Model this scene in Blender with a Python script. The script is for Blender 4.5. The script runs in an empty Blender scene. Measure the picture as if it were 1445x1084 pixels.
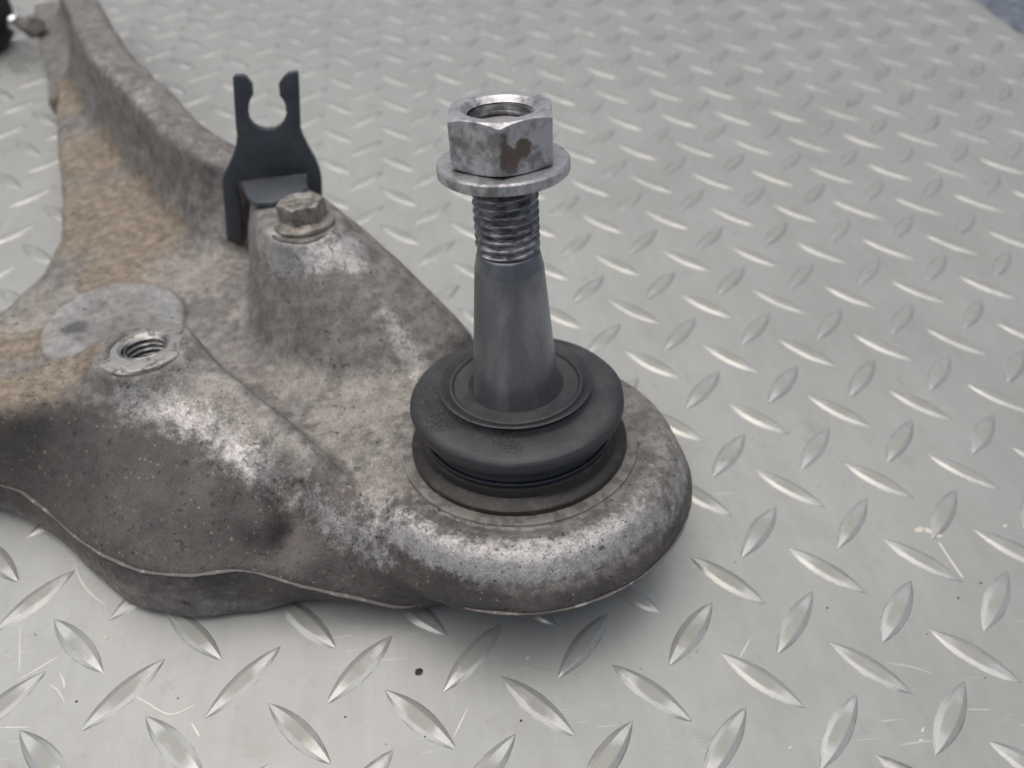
import bpy, bmesh, math, random
import numpy as np
import openvdb
from mathutils import Vector, Matrix

S = bpy.context.scene
C = S.collection
MM = 0.001                      # all tables below are in millimetres
rnd = random.Random(7)
rng = np.random.default_rng(11)

# ------------------------------------------------------------------ camera
CAM_LOC = np.array((-110.46, -111.17, 203.606))
CAM_R = np.array([(0.992413,-0.121369,0.019638),(-0.073405,-0.713041,-0.69727),(0.09863,0.690538,-0.71654)])      # rows: right, down, forward
cam = bpy.data.cameras.new('camera')
cam.sensor_width = 36.0
cam.lens = 36.0 * 1121.363 / 1445.0
cam.clip_start = 0.005
cam.clip_end = 100.0
cam.dof.use_dof = True
cam.dof.focus_distance = 0.183
cam.dof.aperture_fstop = cam.lens / 2.4
cam.dof.aperture_blades = 7
cam_o = bpy.data.objects.new('camera', cam)
C.objects.link(cam_o)
m = Matrix.Identity(4)
for i in range(3):
    m[i][0] = CAM_R[0][i]; m[i][1] = -CAM_R[1][i]; m[i][2] = -CAM_R[2][i]; m[i][3] = CAM_LOC[i] * MM
cam_o.matrix_world = m
S.camera = cam_o

# ------------------------------------------------------------------ daylight (soft, overcast)
SUN_EL, SUN_AZ = math.radians(78), math.radians(-50)      # azimuth measured from +Y towards +X
world = bpy.data.worlds.new('World'); S.world = world
world.use_nodes = True
wn = world.node_tree
sky = wn.nodes.new('ShaderNodeTexSky')
sky.sky_type = 'NISHITA'; sky.sun_disc = False
sky.sun_elevation = SUN_EL; sky.sun_rotation = SUN_AZ
sky.air_density = 1.0; sky.dust_density = 6.0; sky.ozone_density = 1.0
bg = wn.nodes['Background']
wn.links.new(sky.outputs[0], bg.inputs[0])
bg.inputs[1].default_value = 0.062
sun = bpy.data.lights.new('sun', 'SUN')
sun.energy = 2.0; sun.angle = math.radians(88); sun.color = (1.0, 0.99, 0.978)
sun_o = bpy.data.objects.new('sun', sun); C.objects.link(sun_o)
sd = Vector((math.sin(SUN_AZ) * math.cos(SUN_EL), math.cos(SUN_AZ) * math.cos(SUN_EL), math.sin(SUN_EL)))
sun_o.rotation_euler = sd.to_track_quat('Z', 'Y').to_euler()
S.view_settings.view_transform = 'Standard'
S.view_settings.look = 'None'
S.view_settings.exposure = 0.07
S.view_settings.gamma = 1.0
S.view_settings.use_curve_mapping = False

# ------------------------------------------------------------------ node helpers
class NT:
    def __init__(s, name):
        s.m = bpy.data.materials.new(name); s.m.use_nodes = True
        s.t = s.m.node_tree; s.b = s.t.nodes['Principled BSDF']
        s.co = s.t.nodes.new('ShaderNodeTexCoord').outputs['Object']
    def put(s, sock, v):
        if isinstance(v, bpy.types.NodeSocket): s.t.links.new(v, sock)
        elif isinstance(v, (tuple, list)) and len(v) == 3 and sock.type == 'RGBA': sock.default_value = (*v, 1)
        else: sock.default_value = v
    def noise(s, scale, detail=4, rough=.6, vec=None, dist=0.):
        n = s.t.nodes.new('ShaderNodeTexNoise'); s.put(n.inputs['Vector'], vec or s.co)
        n.inputs['Scale'].default_value = scale; n.inputs['Detail'].default_value = detail
        n.inputs['Roughness'].default_value = rough; n.inputs['Distortion'].default_value = dist
        return n.outputs['Fac']
    def vor(s, scale, feature='F1', vec=None, rand=1.):
        n = s.t.nodes.new('ShaderNodeTexVoronoi'); n.feature = feature; s.put(n.inputs['Vector'], vec or s.co)
        n.inputs['Scale'].default_value = scale; n.inputs['Randomness'].default_value = rand
        return n.outputs['Distance']
    def map(s, scale=(1, 1, 1), rot=(0, 0, 0), loc=(0, 0, 0)):
        n = s.t.nodes.new('ShaderNodeMapping'); s.put(n.inputs['Vector'], s.co)
        n.inputs['Scale'].default_value = scale; n.inputs['Rotation'].default_value = rot
        n.inputs['Location'].default_value = loc
        return n.outputs[0]
    def math(s, op, a, b=0., c=None, clamp=False):
        n = s.t.nodes.new('ShaderNodeMath'); n.operation = op; n.use_clamp = clamp
        s.put(n.inputs[0], a); s.put(n.inputs[1], b)
        if c is not None: s.put(n.inputs[2], c)
        return n.outputs[0]
    def step(s, x, lo, hi, a=0., b=1.):
        n = s.t.nodes.new('ShaderNodeMapRange'); n.interpolation_type = 'SMOOTHSTEP'
        s.put(n.inputs[0], x)
        for k, v in zip((1, 2, 3, 4), (lo, hi, a, b)): n.inputs[k].default_value = v
        return n.outputs[0]
    def mix(s, f, a, b, blend='MIX'):
        n = s.t.nodes.new('ShaderNodeMix'); n.data_type = 'RGBA'; n.blend_type = blend
        s.put(n.inputs[0], f); s.put(n.inputs[6], a); s.put(n.inputs[7], b)
        return n.outputs[2]
    def fmix(s, f, a, b):
        n = s.t.nodes.new('ShaderNodeMix'); s.put(n.inputs[0], f); s.put(n.inputs[2], a); s.put(n.inputs[3], b)
        return n.outputs[0]
    def attr(s, name):
        n = s.t.nodes.new('ShaderNodeAttribute'); n.attribute_name = name
        q = s.t.nodes.new('ShaderNodeSeparateColor'); s.t.links.new(n.outputs['Color'], q.inputs[0])
        return q.outputs[0], q.outputs[1], q.outputs[2]
    def dist(s, p):                                   # distance (m) from a point of the object (m)
        n = s.t.nodes.new('ShaderNodeVectorMath'); n.operation = 'DISTANCE'
        s.put(n.inputs[0], s.co); n.inputs[1].default_value = p
        return n.outputs['Value']
    def rand(s):
        return s.t.nodes.new('ShaderNodeObjectInfo').outputs['Random']
    def bump(s, h, d, strength=1., prev=None):
        n = s.t.nodes.new('ShaderNodeBump'); s.put(n.inputs['Height'], h)
        n.inputs['Distance'].default_value = d; n.inputs['Strength'].default_value = strength
        if prev: s.t.links.new(prev, n.inputs['Normal'])
        return n.outputs[0]
    def out(s, col, rough=.5, metal=0., normal=None, spec=None):
        s.put(s.b.inputs['Base Color'], col); s.put(s.b.inputs['Roughness'], rough); s.put(s.b.inputs['Metallic'], metal)
        if normal: s.t.links.new(normal, s.b.inputs['Normal'])
        if spec is not None: s.b.inputs['Specular IOR Level'].default_value = spec
        return s.m

# ------------------------------------------------------------------ materials
def mat_cast():
    s = NT('cast_aluminium')
    wear, tan, pale = s.attr('mask'); tone, spot, stain = s.attr('tone')
    n1 = s.noise(45, 5, .6); n2 = s.noise(330, 6, .65); n3 = s.noise(1500, 4, .7); n5 = s.noise(120, 6, .7)
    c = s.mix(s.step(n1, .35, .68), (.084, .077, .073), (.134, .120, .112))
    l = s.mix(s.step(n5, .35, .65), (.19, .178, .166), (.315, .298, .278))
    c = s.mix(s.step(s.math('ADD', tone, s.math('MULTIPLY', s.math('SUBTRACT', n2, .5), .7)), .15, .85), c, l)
    tn = s.mix(s.step(n2, .35, .7), (.215, .175, .128), (.335, .275, .198))
    c = s.mix(s.step(s.math('ADD', tan, s.math('MULTIPLY', s.math('SUBTRACT', n5, .5), .6)), .1, .8, 0, .85), c, tn)
    pl = s.mix(s.step(s.math('MULTIPLY_ADD', n5, .8, s.math('MULTIPLY', s.math('SUBTRACT', n3, .2), .5)), .36, .66), (.20, .185, .16), (.37, .348, .315))
    c = s.mix(s.step(s.math('ADD', pale, s.math('MULTIPLY', s.math('SUBTRACT', n2, .5), 1.3)), .3, .75, 0, .85), c, pl)
    c = s.mix(s.step(s.math('ADD', spot, s.math('MULTIPLY', s.math('SUBTRACT', n5, .5), .5)), 0.3, .8, 0, .50), c, s.mix(n5, (.30, .31, .325), (.47, .48, .49)))
    c = s.mix(s.step(s.math('ADD', stain, s.math('MULTIPLY', s.math('SUBTRACT', n2, .5), .9)), .35, .6, 0, .8), c, (.06, .063, .068))
    w = s.math('ADD', wear, s.math('ADD', s.math('MULTIPLY', s.math('SUBTRACT', n2, .5), 1.15), s.math('MULTIPLY', s.math('SUBTRACT', n3, .5), .55)))
    st = s.noise(420, 5, .6, s.map((1, 1, .4)))
    hard = s.step(s.math('ADD', wear, s.math('MULTIPLY', s.math('SUBTRACT', st, .5), 1.5)), .50, .58)
    w = s.math('MAXIMUM', s.step(w, .16, .90, 0, .72), s.math('MULTIPLY', hard, s.step(n5, .32, .62, .25, .8)))
    c = s.mix(w, c, s.mix(n3, (.42, .405, .395), (.74, .725, .715)))
    pits = s.math('MAXIMUM', s.step(s.noise(700, 3, .55, dist=.4), .65, .70), s.math('MULTIPLY', s.step(s.noise(240, 4, .6, s.map(loc=(1, 3, 2))), .66, .71), .8))
    c = s.mix(s.math('MULTIPLY', pits, .75), c, (.035, .030, .028))
    v = s.math('ADD', s.vor(230), s.math('MULTIPLY', s.math('SUBTRACT', n3, .5), .35)); specks = s.math('MULTIPLY', s.step(v, .10, .16, 1, 0), s.step(s.noise(90, 3), .53, .6))
    c = s.mix(s.math('MULTIPLY', specks, .55), c, (.42, .36, .29))
    v2 = s.math('ADD', s.vor(420), s.math('MULTIPLY', s.math('SUBTRACT', n3, .5), .35)); sp2 = s.math('MULTIPLY', s.step(v2, .09, .15, 1, 0), s.step(s.noise(60, 3, .5, s.map(loc=(3, 1, 2))), .44, .52))
    c = s.mix(s.math('MULTIPLY', sp2, .7), c, (.36, .32, .28))
    c = s.mix(1., c, s.mix(s.step(s.math('MULTIPLY_ADD', n2, .5, s.math('MULTIPLY', n3, .5)), .36, .64), (.76, .75, .74), (1.20, 1.195, 1.19)), 'MULTIPLY')
    rough = s.fmix(w, s.fmix(n2, .50, .72), s.fmix(n3, .30, .48))
    metal = s.fmix(w, .2, .65)
    h = s.math('ADD', s.math('MULTIPLY', n3, .45), s.math('ADD', s.math('MULTIPLY', n2, .8), s.math('MULTIPLY', pits, -.5)))
    h = s.math('ADD', h, s.math('MULTIPLY', specks, .5))
    return s.out(c, rough, metal, s.bump(h, .00042, .8))

def mat_machined(name, a, b, rough=(.35, .55), metal=.7, dirt=(.10, .085, .07), amount=.5):
    s = NT(name); n2 = s.noise(300, 6, .65); n3 = s.noise(1400, 4, .7)
    c = s.mix(n3, a, b)
    d = s.step(n2, amount - .06, amount + .08, 1, 0)
    c = s.mix(d, c, s.mix(n3, dirt, tuple(1.7 * x for x in dirt)))
    return s.out(c, s.fmix(n2, *rough), s.fmix(d, metal, .1), s.bump(s.math('ADD', n2, s.math('MULTIPLY', n3, .5)), .00022, .7))

def mat_rubber():
    s = NT('boot_rubber'); n2 = s.noise(200, 5, .65); n3 = s.noise(1600, 3, .6)
    c = s.mix(n2, (.028, .030, .033), (.055, .057, .061))
    dust = s.math('MULTIPLY', s.step(n3, .60, .70), s.step(s.noise(70, 4), .42, .62))
    c = s.mix(s.math('MULTIPLY', dust, .5), c, (.16, .14, .12))
    ge = s.t.nodes.new('ShaderNodeNewGeometry'); zn = s.t.nodes.new('ShaderNodeSeparateXYZ'); s.t.links.new(ge.outputs['Normal'], zn.inputs[0])
    film = s.math('MULTIPLY', s.step(zn.outputs[2], .35, .95), s.step(s.noise(95, 5, .65, s.map(loc=(4, 4, 4))), .36, .68, 0, .36))
    c = s.mix(film, c, (.125, .121, .115))
    crack = s.step(s.vor(850, 'DISTANCE_TO_EDGE', s.map((1, 1, .5))), 0, .05, 1, 0)
    crack = s.math('MULTIPLY', crack, s.step(s.noise(55, 3, .5, s.map(loc=(5, 2, 1))), .54, .66))
    h = s.math('SUBTRACT', s.math('MULTIPLY', n3, .25), crack)
    c = s.mix(s.math('MULTIPLY', crack, .7), c, (.012, .012, .012))
    return s.out(c, s.fmix(n2, .42, .62), 0., s.bump(h, .00025, .7), .5)

def mat_stud():
    s = NT('stud_steel'); n2 = s.noise(160, 5, .55, s.map((1, 1, .25))); n3 = s.noise(1200, 4, .65)
    c = s.mix(s.step(n2, .38, .66), (.225, .229, .243), (.35, .355, .366))
    c = s.mix(s.step(n3, .58, .72, 0, .4), c, (.10, .082, .07))
    band = s.noise(900, 2, .5, s.map((.2, .2, 1)))
    return s.out(c, s.fmix(n2, .27, .42), .65, s.bump(s.math('ADD', n3, s.math('MULTIPLY', band, .6)), .0001, .6))

def mat_thread():
    s = NT('thread_steel'); n2 = s.noise(300, 5, .6)
    c = s.mix(s.step(n2, .4, .65), (.20, .19, .19), (.50, .49, .48))
    return s.out(c, s.fmix(n2, .25, .42), .7, s.bump(n2, .00012, .5))

def mat_nut():
    s = NT('zinc_nut'); n1 = s.noise(150, 5, .65, dist=.3); n2 = s.noise(520, 5, .65); n3 = s.noise(1800, 3, .6)
    c = s.mix(n3, (.50, .49, .495), (.74, .73, .74))
    f = s.step(s.math('ADD', n1, s.math('MULTIPLY', s.math('SUBTRACT', n2, .5), .6)), .33, .62)
    c = s.mix(f, s.mix(n2, (.20, .195, .20), (.34, .33, .33)), c)
    rust = s.attr('rust')[0]
    r = s.step(s.math('ADD', s.math('MULTIPLY', rust, .8), s.math('ADD', s.math('MULTIPLY', s.math('SUBTRACT', s.noise(260, 4, .6), .5), 1.7), s.math('MULTIPLY', s.math('SUBTRACT', n2, .5), .8))), .34, .68)
    c = s.mix(r, c, s.mix(n3, (.105, .074, .060), (.19, .145, .12)))
    rough = s.fmix(f, .55, .36)
    met = s.math('MULTIPLY', s.fmix(f, .45, .6), s.math('SUBTRACT', 1., s.math('MULTIPLY', r, .9)))
    return s.out(c, rough, met, s.bump(s.math('ADD', n2, s.math('MULTIPLY', n1, .8)), .00022, .8))

def mat_bracket():
    s = NT('painted_bracket'); n2 = s.noise(260, 5, .65); n3 = s.noise(1300, 3, .6)
    c = s.mix(n2, (.048, .057, .066), (.082, .092, .104))
    g = s.math('MULTIPLY', s.step(n3, .52, .66), s.step(s.noise(75, 4), .44, .60))
    c = s.mix(s.math('MULTIPLY', g, .5), c, (.19, .17, .145))
    return s.out(c, s.fmix(n2, .33, .5), 0., s.bump(s.math('ADD', n3, n2), .00014, .6), .5)

def mat_bolt():
    s = NT('dirty_bolt'); n2 = s.noise(380, 5, .65); n3 = s.noise(1500, 3, .6)
    c = s.mix(s.step(n2, .38, .62), (.20, .18, .155), (.41, .385, .345))
    c = s.mix(s.step(n3, .62, .7, 0, .6), c, (.055, .045, .038))
    return s.out(c, s.fmix(n2, .42, .62), .55, s.bump(s.math('ADD', n2, n3), .0003, .8))

def mat_plate(lug=False):
    s = NT('lug_metal' if lug else 'tread_metal')
    if lug:
        obj_co = s.co; rd = s.rand()
        n = s.t.nodes.new('ShaderNodeVectorMath'); n.operation = 'ADD'; s.put(n.inputs[0], s.co)
        cx = s.t.nodes.new('ShaderNodeCombineXYZ'); s.put(cx.inputs[0], s.math('MULTIPLY', rd, 7.)); s.put(cx.inputs[1], s.math('MULTIPLY', rd, 3.))
        s.put(n.inputs[1], cx.outputs[0]); s.co = n.outputs[0]
    n1 = s.noise(14, 5, .6); n2 = s.noise(130, 6, .65); n3 = s.noise(900, 4, .65)
    a, b = ((.42, .425, .405), (.51, .515, .495)) if lug else ((.335, .342, .318), (.405, .412, .384))
    c = s.mix(s.step(n1, .3, .7), a, b)
    n4 = s.noise(38, 6, .7, dist=.8)
    c = s.mix(s.step(n2, .52, .75, 0, .35), c, (.27, .265, .235))
    c = s.mix(s.step(n4, .50, .70, 0, .42), c, (.285, .28, .235))
    c = s.mix(s.math('MULTIPLY', s.step(s.noise(70, 5, .7, s.map(loc=(9, 2, 0))), .60, .68), .35), c, (.20, .195, .165))
    ring = s.math('MULTIPLY', s.step(s.math('ABSOLUTE', s.math('SUBTRACT', n4, .5)), .004, .016, 1, 0), s.step(n1, .5, .62))
    c = s.mix(s.math('MULTIPLY', ring, .22), c, (.25, .24, .20))
    grain = s.noise(240, 3, .6, s.map((1, .12, 1)))
    c = s.mix(.35, c, s.mix(grain, (.30, .302, .288), (.52, .522, .505)))
    # fine handling scratches in a few directions
    sc = None
    for ang, sd_ in ((.5, 1.), (1.9, 4.), (2.6, 9.)):
        k = s.step(s.noise(60, 2, .5, s.map((1, 22, 1), (0, 0, ang), (sd_, sd_, 0))), .70, .735)
        k = s.math('MULTIPLY', k, s.step(s.noise(25, 2, .5, s.map(loc=(sd_, 0, 0))), .52, .62))
        sc = k if sc is None else s.math('MAXIMUM', sc, k)
    top = None
    if lug:                                            # trodden, dull grey-olive tops; flanks stay clean metal
        zz = s.t.nodes.new('ShaderNodeSeparateXYZ'); s.t.links.new(obj_co, zz.inputs[0])
        top = s.step(s.math('ADD', zz.outputs[2], s.math('MULTIPLY', s.math('SUBTRACT', n2, .5), .0004)), .00052, .00068)
        c = s.mix(s.math('MULTIPLY', top, .85), c, s.mix(n2, (.255, .255, .222), (.365, .365, .33)))
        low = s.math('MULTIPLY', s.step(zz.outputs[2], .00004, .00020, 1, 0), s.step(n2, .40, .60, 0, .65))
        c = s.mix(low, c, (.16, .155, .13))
    c = s.mix(s.math('MULTIPLY', sc, .5), c, (.62, .62, .60))
    dk = s.step(s.noise(420, 3, .5, s.map(loc=(2, 5, 0))), .735, .755)
    c = s.mix(s.math('MULTIPLY', dk, .6), c, (.10, .095, .08))
    rough = s.fmix(top, .24, .5) if lug else s.fmix(s.math('MULTIPLY_ADD', n4, .6, s.math('MULTIPLY', n2, .4)), .33, .52)
    h = s.math('ADD', s.math('MULTIPLY', n2, 1.), s.math('MULTIPLY', n3, .22))
    return s.out(c, rough, s.fmix(top, .32, .1) if lug else .16, s.bump(h, .00025, .45))

def flat(name, col, rough=.6, metal=0., var=.4, scale=600):
    s = NT(name); n = s.noise(scale, 4, .6)
    c = s.mix(n, tuple(x * (1 - var) for x in col), tuple(min(1, x * (1 + var)) for x in col))
    return s.out(c, rough, metal, s.bump(n, .0002, .5))

def mat_floor():
    s = NT('blue_grey_floor'); n1 = s.noise(90, 6, .7); n2 = s.noise(400, 4, .6)
    c = s.mix(s.step(n1, .35, .65), (.06, .075, .10), (.20, .225, .265))
    c = s.mix(s.step(n2, .6, .7, 0, .5), c, (.09, .14, .16))
    return s.out(c, .8, 0., s.bump(n1, .002, .6))

M_cast = mat_cast(); M_rubber = mat_rubber(); M_stud = mat_stud(); M_thread = mat_thread(); M_nut = mat_nut()
M_brk = mat_bracket(); M_bolt = mat_bolt(); M_plate = mat_plate(); M_lug = mat_plate(True); M_floor = mat_floor()
M_boss = mat_machined('machined_boss', (.33, .32, .295), (.52, .51, .48), amount=.42)
M_ring = mat_machined('machined_ring', (.19, .178, .16), (.30, .285, .255), amount=.48, metal=.25, dirt=(.105, .095, .085))
M_collar = mat_machined('joint_collar', (.032, .030, .029), (.066, .060, .055), amount=.38, metal=.4, dirt=(.062, .048, .038))
M_clip = mat_machined('clip_steel', (.07, .07, .08), (.16, .16, .18), (.2, .3), .9, (.03, .028, .026), .35)
M_burr = mat_machined('seam_burr', (.26, .25, .24), (.46, .45, .44), (.4, .55), .45, (.105, .097, .092), .60)
M_black = flat('black_rubber', (.012, .011, .012), .5)
M_bright = flat('bright_steel', (.72, .72, .70), .16, 1., .08)
M_chip = flat('chip_paint', (.64, .60, .52), .6, 0., .2, 300)
M_grit = flat('dark_grit', (.035, .032, .030), .7)
M_scr = flat('scratch_metal', (.50, .50, .47), .35, .5, .12)

# ------------------------------------------------------------------ mesh helpers
ORG = {}
def mesh_obj(name, verts, faces, mat, parent=None, angle=35., attrs=None):
    v = np.asarray(verts, np.float64)
    c = (v.min(0) + v.max(0)) / 2
    me = bpy.data.meshes.new(name)
    if isinstance(faces, np.ndarray):
        k = faces.shape[1]
        me.vertices.add(len(v)); me.vertices.foreach_set('co', ((v - c) * MM).astype(np.float32).ravel())
        me.loops.add(faces.size); me.loops.foreach_set('vertex_index', faces.astype(np.int32).ravel())
        me.polygons.add(len(faces)); me.polygons.foreach_set('loop_start', np.arange(0, faces.size, k, dtype=np.int32))
        me.update(calc_edges=True)
    else:
        me.from_pydata([tuple(p) for p in (v - c) * MM], [], faces)
    me.polygons.foreach_set('use_smooth', np.ones(len(me.polygons), bool))
    if angle and angle < 179: me.set_sharp_from_angle(angle=math.radians(angle))
    me.materials.append(mat)
    for an, arr in (attrs or {}).items():
        a = me.color_attributes.new(an, 'FLOAT_COLOR', 'POINT')
        a.data.foreach_set('color', np.c_[arr, np.ones(len(arr))].astype(np.float32).ravel())
    me.update()
    o = bpy.data.objects.new(name, me); C.objects.link(o)
    o.location = c * MM; ORG[o.name] = c
    if parent:
        o.parent = parent; o.matrix_parent_inverse = Matrix.Translation(-Vector(ORG[parent.name] * MM))
    return o

def empty(name, loc):
    o = bpy.data.objects.new(name, None); C.objects.link(o); o.empty_display_size = .02
    o.location = Vector(loc) * MM; ORG[o.name] = np.array(loc, float); return o

P0 = np.array((-88.376, 36.749, 51.722)); AU = np.array((0.99881, -0.0, 0.04873)); AV = np.array((0.00834, 0.98523, -0.17101)); AN = np.array((-0.04801, 0.17122, 0.98406))

def grid_faces(nr, nc, closed=True, flip=False):
    f = []
    for i in range(nr - 1):
        for j in range(nc if closed else nc - 1):
            q = (i * nc + j, i * nc + (j + 1) % nc, (i + 1) * nc + (j + 1) % nc, (i + 1) * nc + j)
            f.append(q[::-1] if flip else q)
    return f

def lathe(prof, org, seg=128, cap0=False, cap1=False, rough=0., u=AU, v=AV, n=AN):
    """prof: list of (r, h) going upward on the outside; returns verts, faces"""
    th = np.linspace(0, 2 * np.pi, seg, endpoint=False)
    V = []
    for r, h in prof:
        rr = np.full(seg, r)
        if rough:
            ph = rng.uniform(0, 6.28, 5); rr = rr + rough * sum(np.sin(k * th + p) / k ** .7 for k, p in zip((2, 3, 5, 9, 17), ph))
        V.append(org + h * n + rr[:, None] * (np.cos(th)[:, None] * u + np.sin(th)[:, None] * v))
    F = grid_faces(len(prof), seg)
    if cap0: F.append(tuple(range(seg))[::-1])
    if cap1: F.append(tuple((len(prof) - 1) * seg + i for i in range(seg)))
    return np.concatenate(V), F

def smooth_prof(p, sub=4):
    p = np.array(p, float); out = []
    q = np.vstack([2 * p[0] - p[1], p, 2 * p[-1] - p[-2]])
    for i in range(1, len(q) - 2):
        for t in np.linspace(0, 1, sub, endpoint=False):
            a, b, c, d = q[i - 1], q[i], q[i + 1], q[i + 2]
            out.append(.5 * (2 * b + (c - a) * t + (2 * a - 5 * b + 4 * c - d) * t * t + (3 * b - a - 3 * c + d) * t ** 3))
    out.append(p[-1]); return np.array(out)

# ================================================================== SETTING: floor, tread plate and its lugs
EDGE_X = 283.
v = [(-3000, -3000, -6), (3000, -3000, -6), (3000, 4000, -6), (-3000, 4000, -6)]
fl = mesh_obj('floor', v, [(0, 1, 2, 3)], M_floor); fl['kind'] = 'structure'

x0, x1, y0, y1 = -780., EDGE_X, -320., 900.
pv = []
for zz, ins in ((-4.0, 0.), (-.7, 0.), (-.2, .25), (0., .9)):
    pv += [(x0 + ins, y0 + ins, zz), (x1 - ins, y0 + ins, zz), (x1 - ins, y1 - ins, zz), (x0 + ins, y1 - ins, zz)]
pf = grid_faces(4, 4) + [(12, 13, 14, 15), (3, 2, 1, 0)]
plate = mesh_obj('tread_plate', pv, pf, M_plate, angle=60); plate['kind'] = 'structure'

def lug_grid(ns, nt_):
    V = []
    for s_ in np.linspace(-1, 1, ns):
        for t_ in (np.array((-1, -.75, -.5, -.44, -.38, 0, .38, .44, .5, .75, 1)) if nt_ == 11 else np.linspace(-1, 1, nt_)):
            w = 3.25 * (1 - s_ * s_) ** .95
            q_ = min(1., max(0., (1 - abs(t_)) / .56)); hgt = .68 * max(0., 1 - s_ * s_) ** .55 * q_ * (1 + .07 * (1 - t_ * t_))
            V.append((12.3 * s_, w * t_, hgt - .05))
    F = [(i * nt_ + j, (i + 1) * nt_ + j, (i + 1) * nt_ + j + 1, i * nt_ + j + 1) for i in range(ns - 1) for j in range(nt_ - 1)]
    return np.array(V), F
LV, LF = lug_grid(17, 11)
lme = bpy.data.meshes.new('lug'); lme.from_pydata([tuple(p) for p in LV * MM], [], LF)
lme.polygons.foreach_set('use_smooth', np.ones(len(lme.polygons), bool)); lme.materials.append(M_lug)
spots = []
for i in range(-27, 10):
    for j in range(-31, 12):
        for half in (0, 1):
            x, y = 30 * (i + .5 * half), -30 * (j + .5 * half)
            if x0 + 14 < x < EDGE_X - 6 and y0 + 14 < y < y1 - 14:
                p = CAM_R @ (np.array((x, y, 0.)) - CAM_LOC)
                inside = p[2] > 20 and abs(p[0] / p[2]) < .665 and abs(p[1] / p[2]) < .505
                under = (-235 < x < -70 and 18 < y < 110) or (-60 < x - -87 < 40 and abs(y - 36) < 30)
                spots.append((not inside or under, np.linalg.norm(p), x, y, half))
spots.sort()
PINV = Matrix.Translation(-Vector(ORG['tread_plate'] * MM))
for k, (_, d_, x, y, half) in enumerate(spots[:300]):
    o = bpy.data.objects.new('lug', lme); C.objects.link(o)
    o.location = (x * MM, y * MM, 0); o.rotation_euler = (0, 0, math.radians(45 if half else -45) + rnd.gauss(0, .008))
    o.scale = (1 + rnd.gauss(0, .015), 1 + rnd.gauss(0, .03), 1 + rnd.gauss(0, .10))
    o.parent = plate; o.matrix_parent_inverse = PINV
LV2, LF2 = lug_grid(9, 5)
V, F = [], []
for _, d_, x, y, half in spots[300:]:
    a = math.radians(45 if half else -45); ca, sa = math.cos(a), math.sin(a); b = len(V) * len(LV2)
    V.append(np.c_[LV2[:, 0] * ca - LV2[:, 1] * sa + x, LV2[:, 0] * sa + LV2[:, 1] * ca + y, LV2[:, 2]])
    F.append(np.array(LF2) + b)
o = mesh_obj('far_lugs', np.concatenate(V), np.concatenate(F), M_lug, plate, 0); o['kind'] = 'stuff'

# flat marks on the plate: bright scratches
SCR = [[(38.2,5.1),(38.6,-1.3),(39.2,-6.9)],
[(-218.4,28.6),(-214.8,21.2),(-210.3,15.5),(-205.2,11.2)],
[(-193.8,-14.8),(-189.3,-17.6),(-182.5,-21.6),(-176.7,-19.9)],
[(-227.0,7.8),(-224.7,-0.2),(-223.1,-6.2)],
[(-223.6,-20.2),(-216.7,-20.9)],
[(-214.5,-10.2),(-211.9,-12.2),(-209.3,-15.6)],
[(-212.6,-7.4),(-211.1,-9.9),(-210.4,-11.8)],
[(-222.9,-8.2),(-217.7,-4.9),(-214.4,-2.5)],
[(-176.8,-24.4),(-174.2,-28.2)],
[(5.0,-29.1),(12.0,-31.3),(16.4,-33.8)],
[(19.6,-43.4),(26.8,-44.4)],
[(-93.9,-17.3),(-88.2,-20.0),(-79.1,-22.5)],
[(-81.1,-23.3),(-75.7,-24.9)],
[(-107.8,-28.7),(-111.8,-35.3)],
[(-28.9,-18.1),(-34.3,-23.7)]]
for k_, pts in enumerate(SCR):
    p = smooth_prof(pts, 6); d = np.gradient(p, axis=0); d /= np.linalg.norm(d, axis=1)[:, None] + 1e-9
    nn = np.c_[-d[:, 1], d[:, 0]]; t = np.linspace(0, 1, len(p)); w = (.07 + .13 * np.sin(np.pi * t) * rnd.uniform(.6, 1.3))[:, None]
    V = np.concatenate([np.c_[p + nn * w, np.full(len(p), .03)], np.c_[p - nn * w, np.full(len(p), .03)]]); k = len(p)
    if k_ == 0: V[:, :2] = np.concatenate([p, p]) + np.concatenate([nn, -nn]) * .42; V[:, 2] = .06
    mesh_obj('scratch' if k_ else 'paint_streak', V, [(i, i + 1, k + i + 1, k + i) for i in range(k - 1)], M_scr if k_ else M_chip, plate, 0)

# ================================================================== CONTROL ARM
arm = empty('control_arm', (-150, 60, 0))
arm['label'] = 'dirty cast aluminium control arm with ball joint stud and nut, lying on the tread plate'
arm['category'] = 'control arm'

# ---- casting as a signed distance field on a 1 mm grid
VX = 1.0
O3 = np.array([-342., -24., -4.]); DIM = (318, 466, 74)
ax = [O3[k] + VX * np.arange(DIM[k]) for k in range(3)]
FLD = np.full(DIM, 12., np.float32)
def sub(lo, hi):
    sl = tuple(slice(max(0, int((lo[k] - O3[k]) / VX)), min(DIM[k], int((hi[k] - O3[k]) / VX) + 1)) for k in range(3))
    X = ax[0][sl[0]][:, None, None].astype(np.float32); Y = ax[1][sl[1]][None, :, None].astype(np.float32); Z = ax[2][sl[2]][None, None, :].astype(np.float32)
    return sl, X, Y, Z
def smin(a, b, k):
    h = np.maximum(k - np.abs(a - b), 0) / k
    return np.minimum(a, b) - h * h * k * .25
def smax(a, b, k): return -smin(-a, -b, k)
def add(sl, d, k): FLD[sl] = smin(FLD[sl], np.minimum(d, 12.), k)
def cut(sl, d, k): FLD[sl] = smax(FLD[sl], -np.maximum(d, -12.), k)
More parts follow.
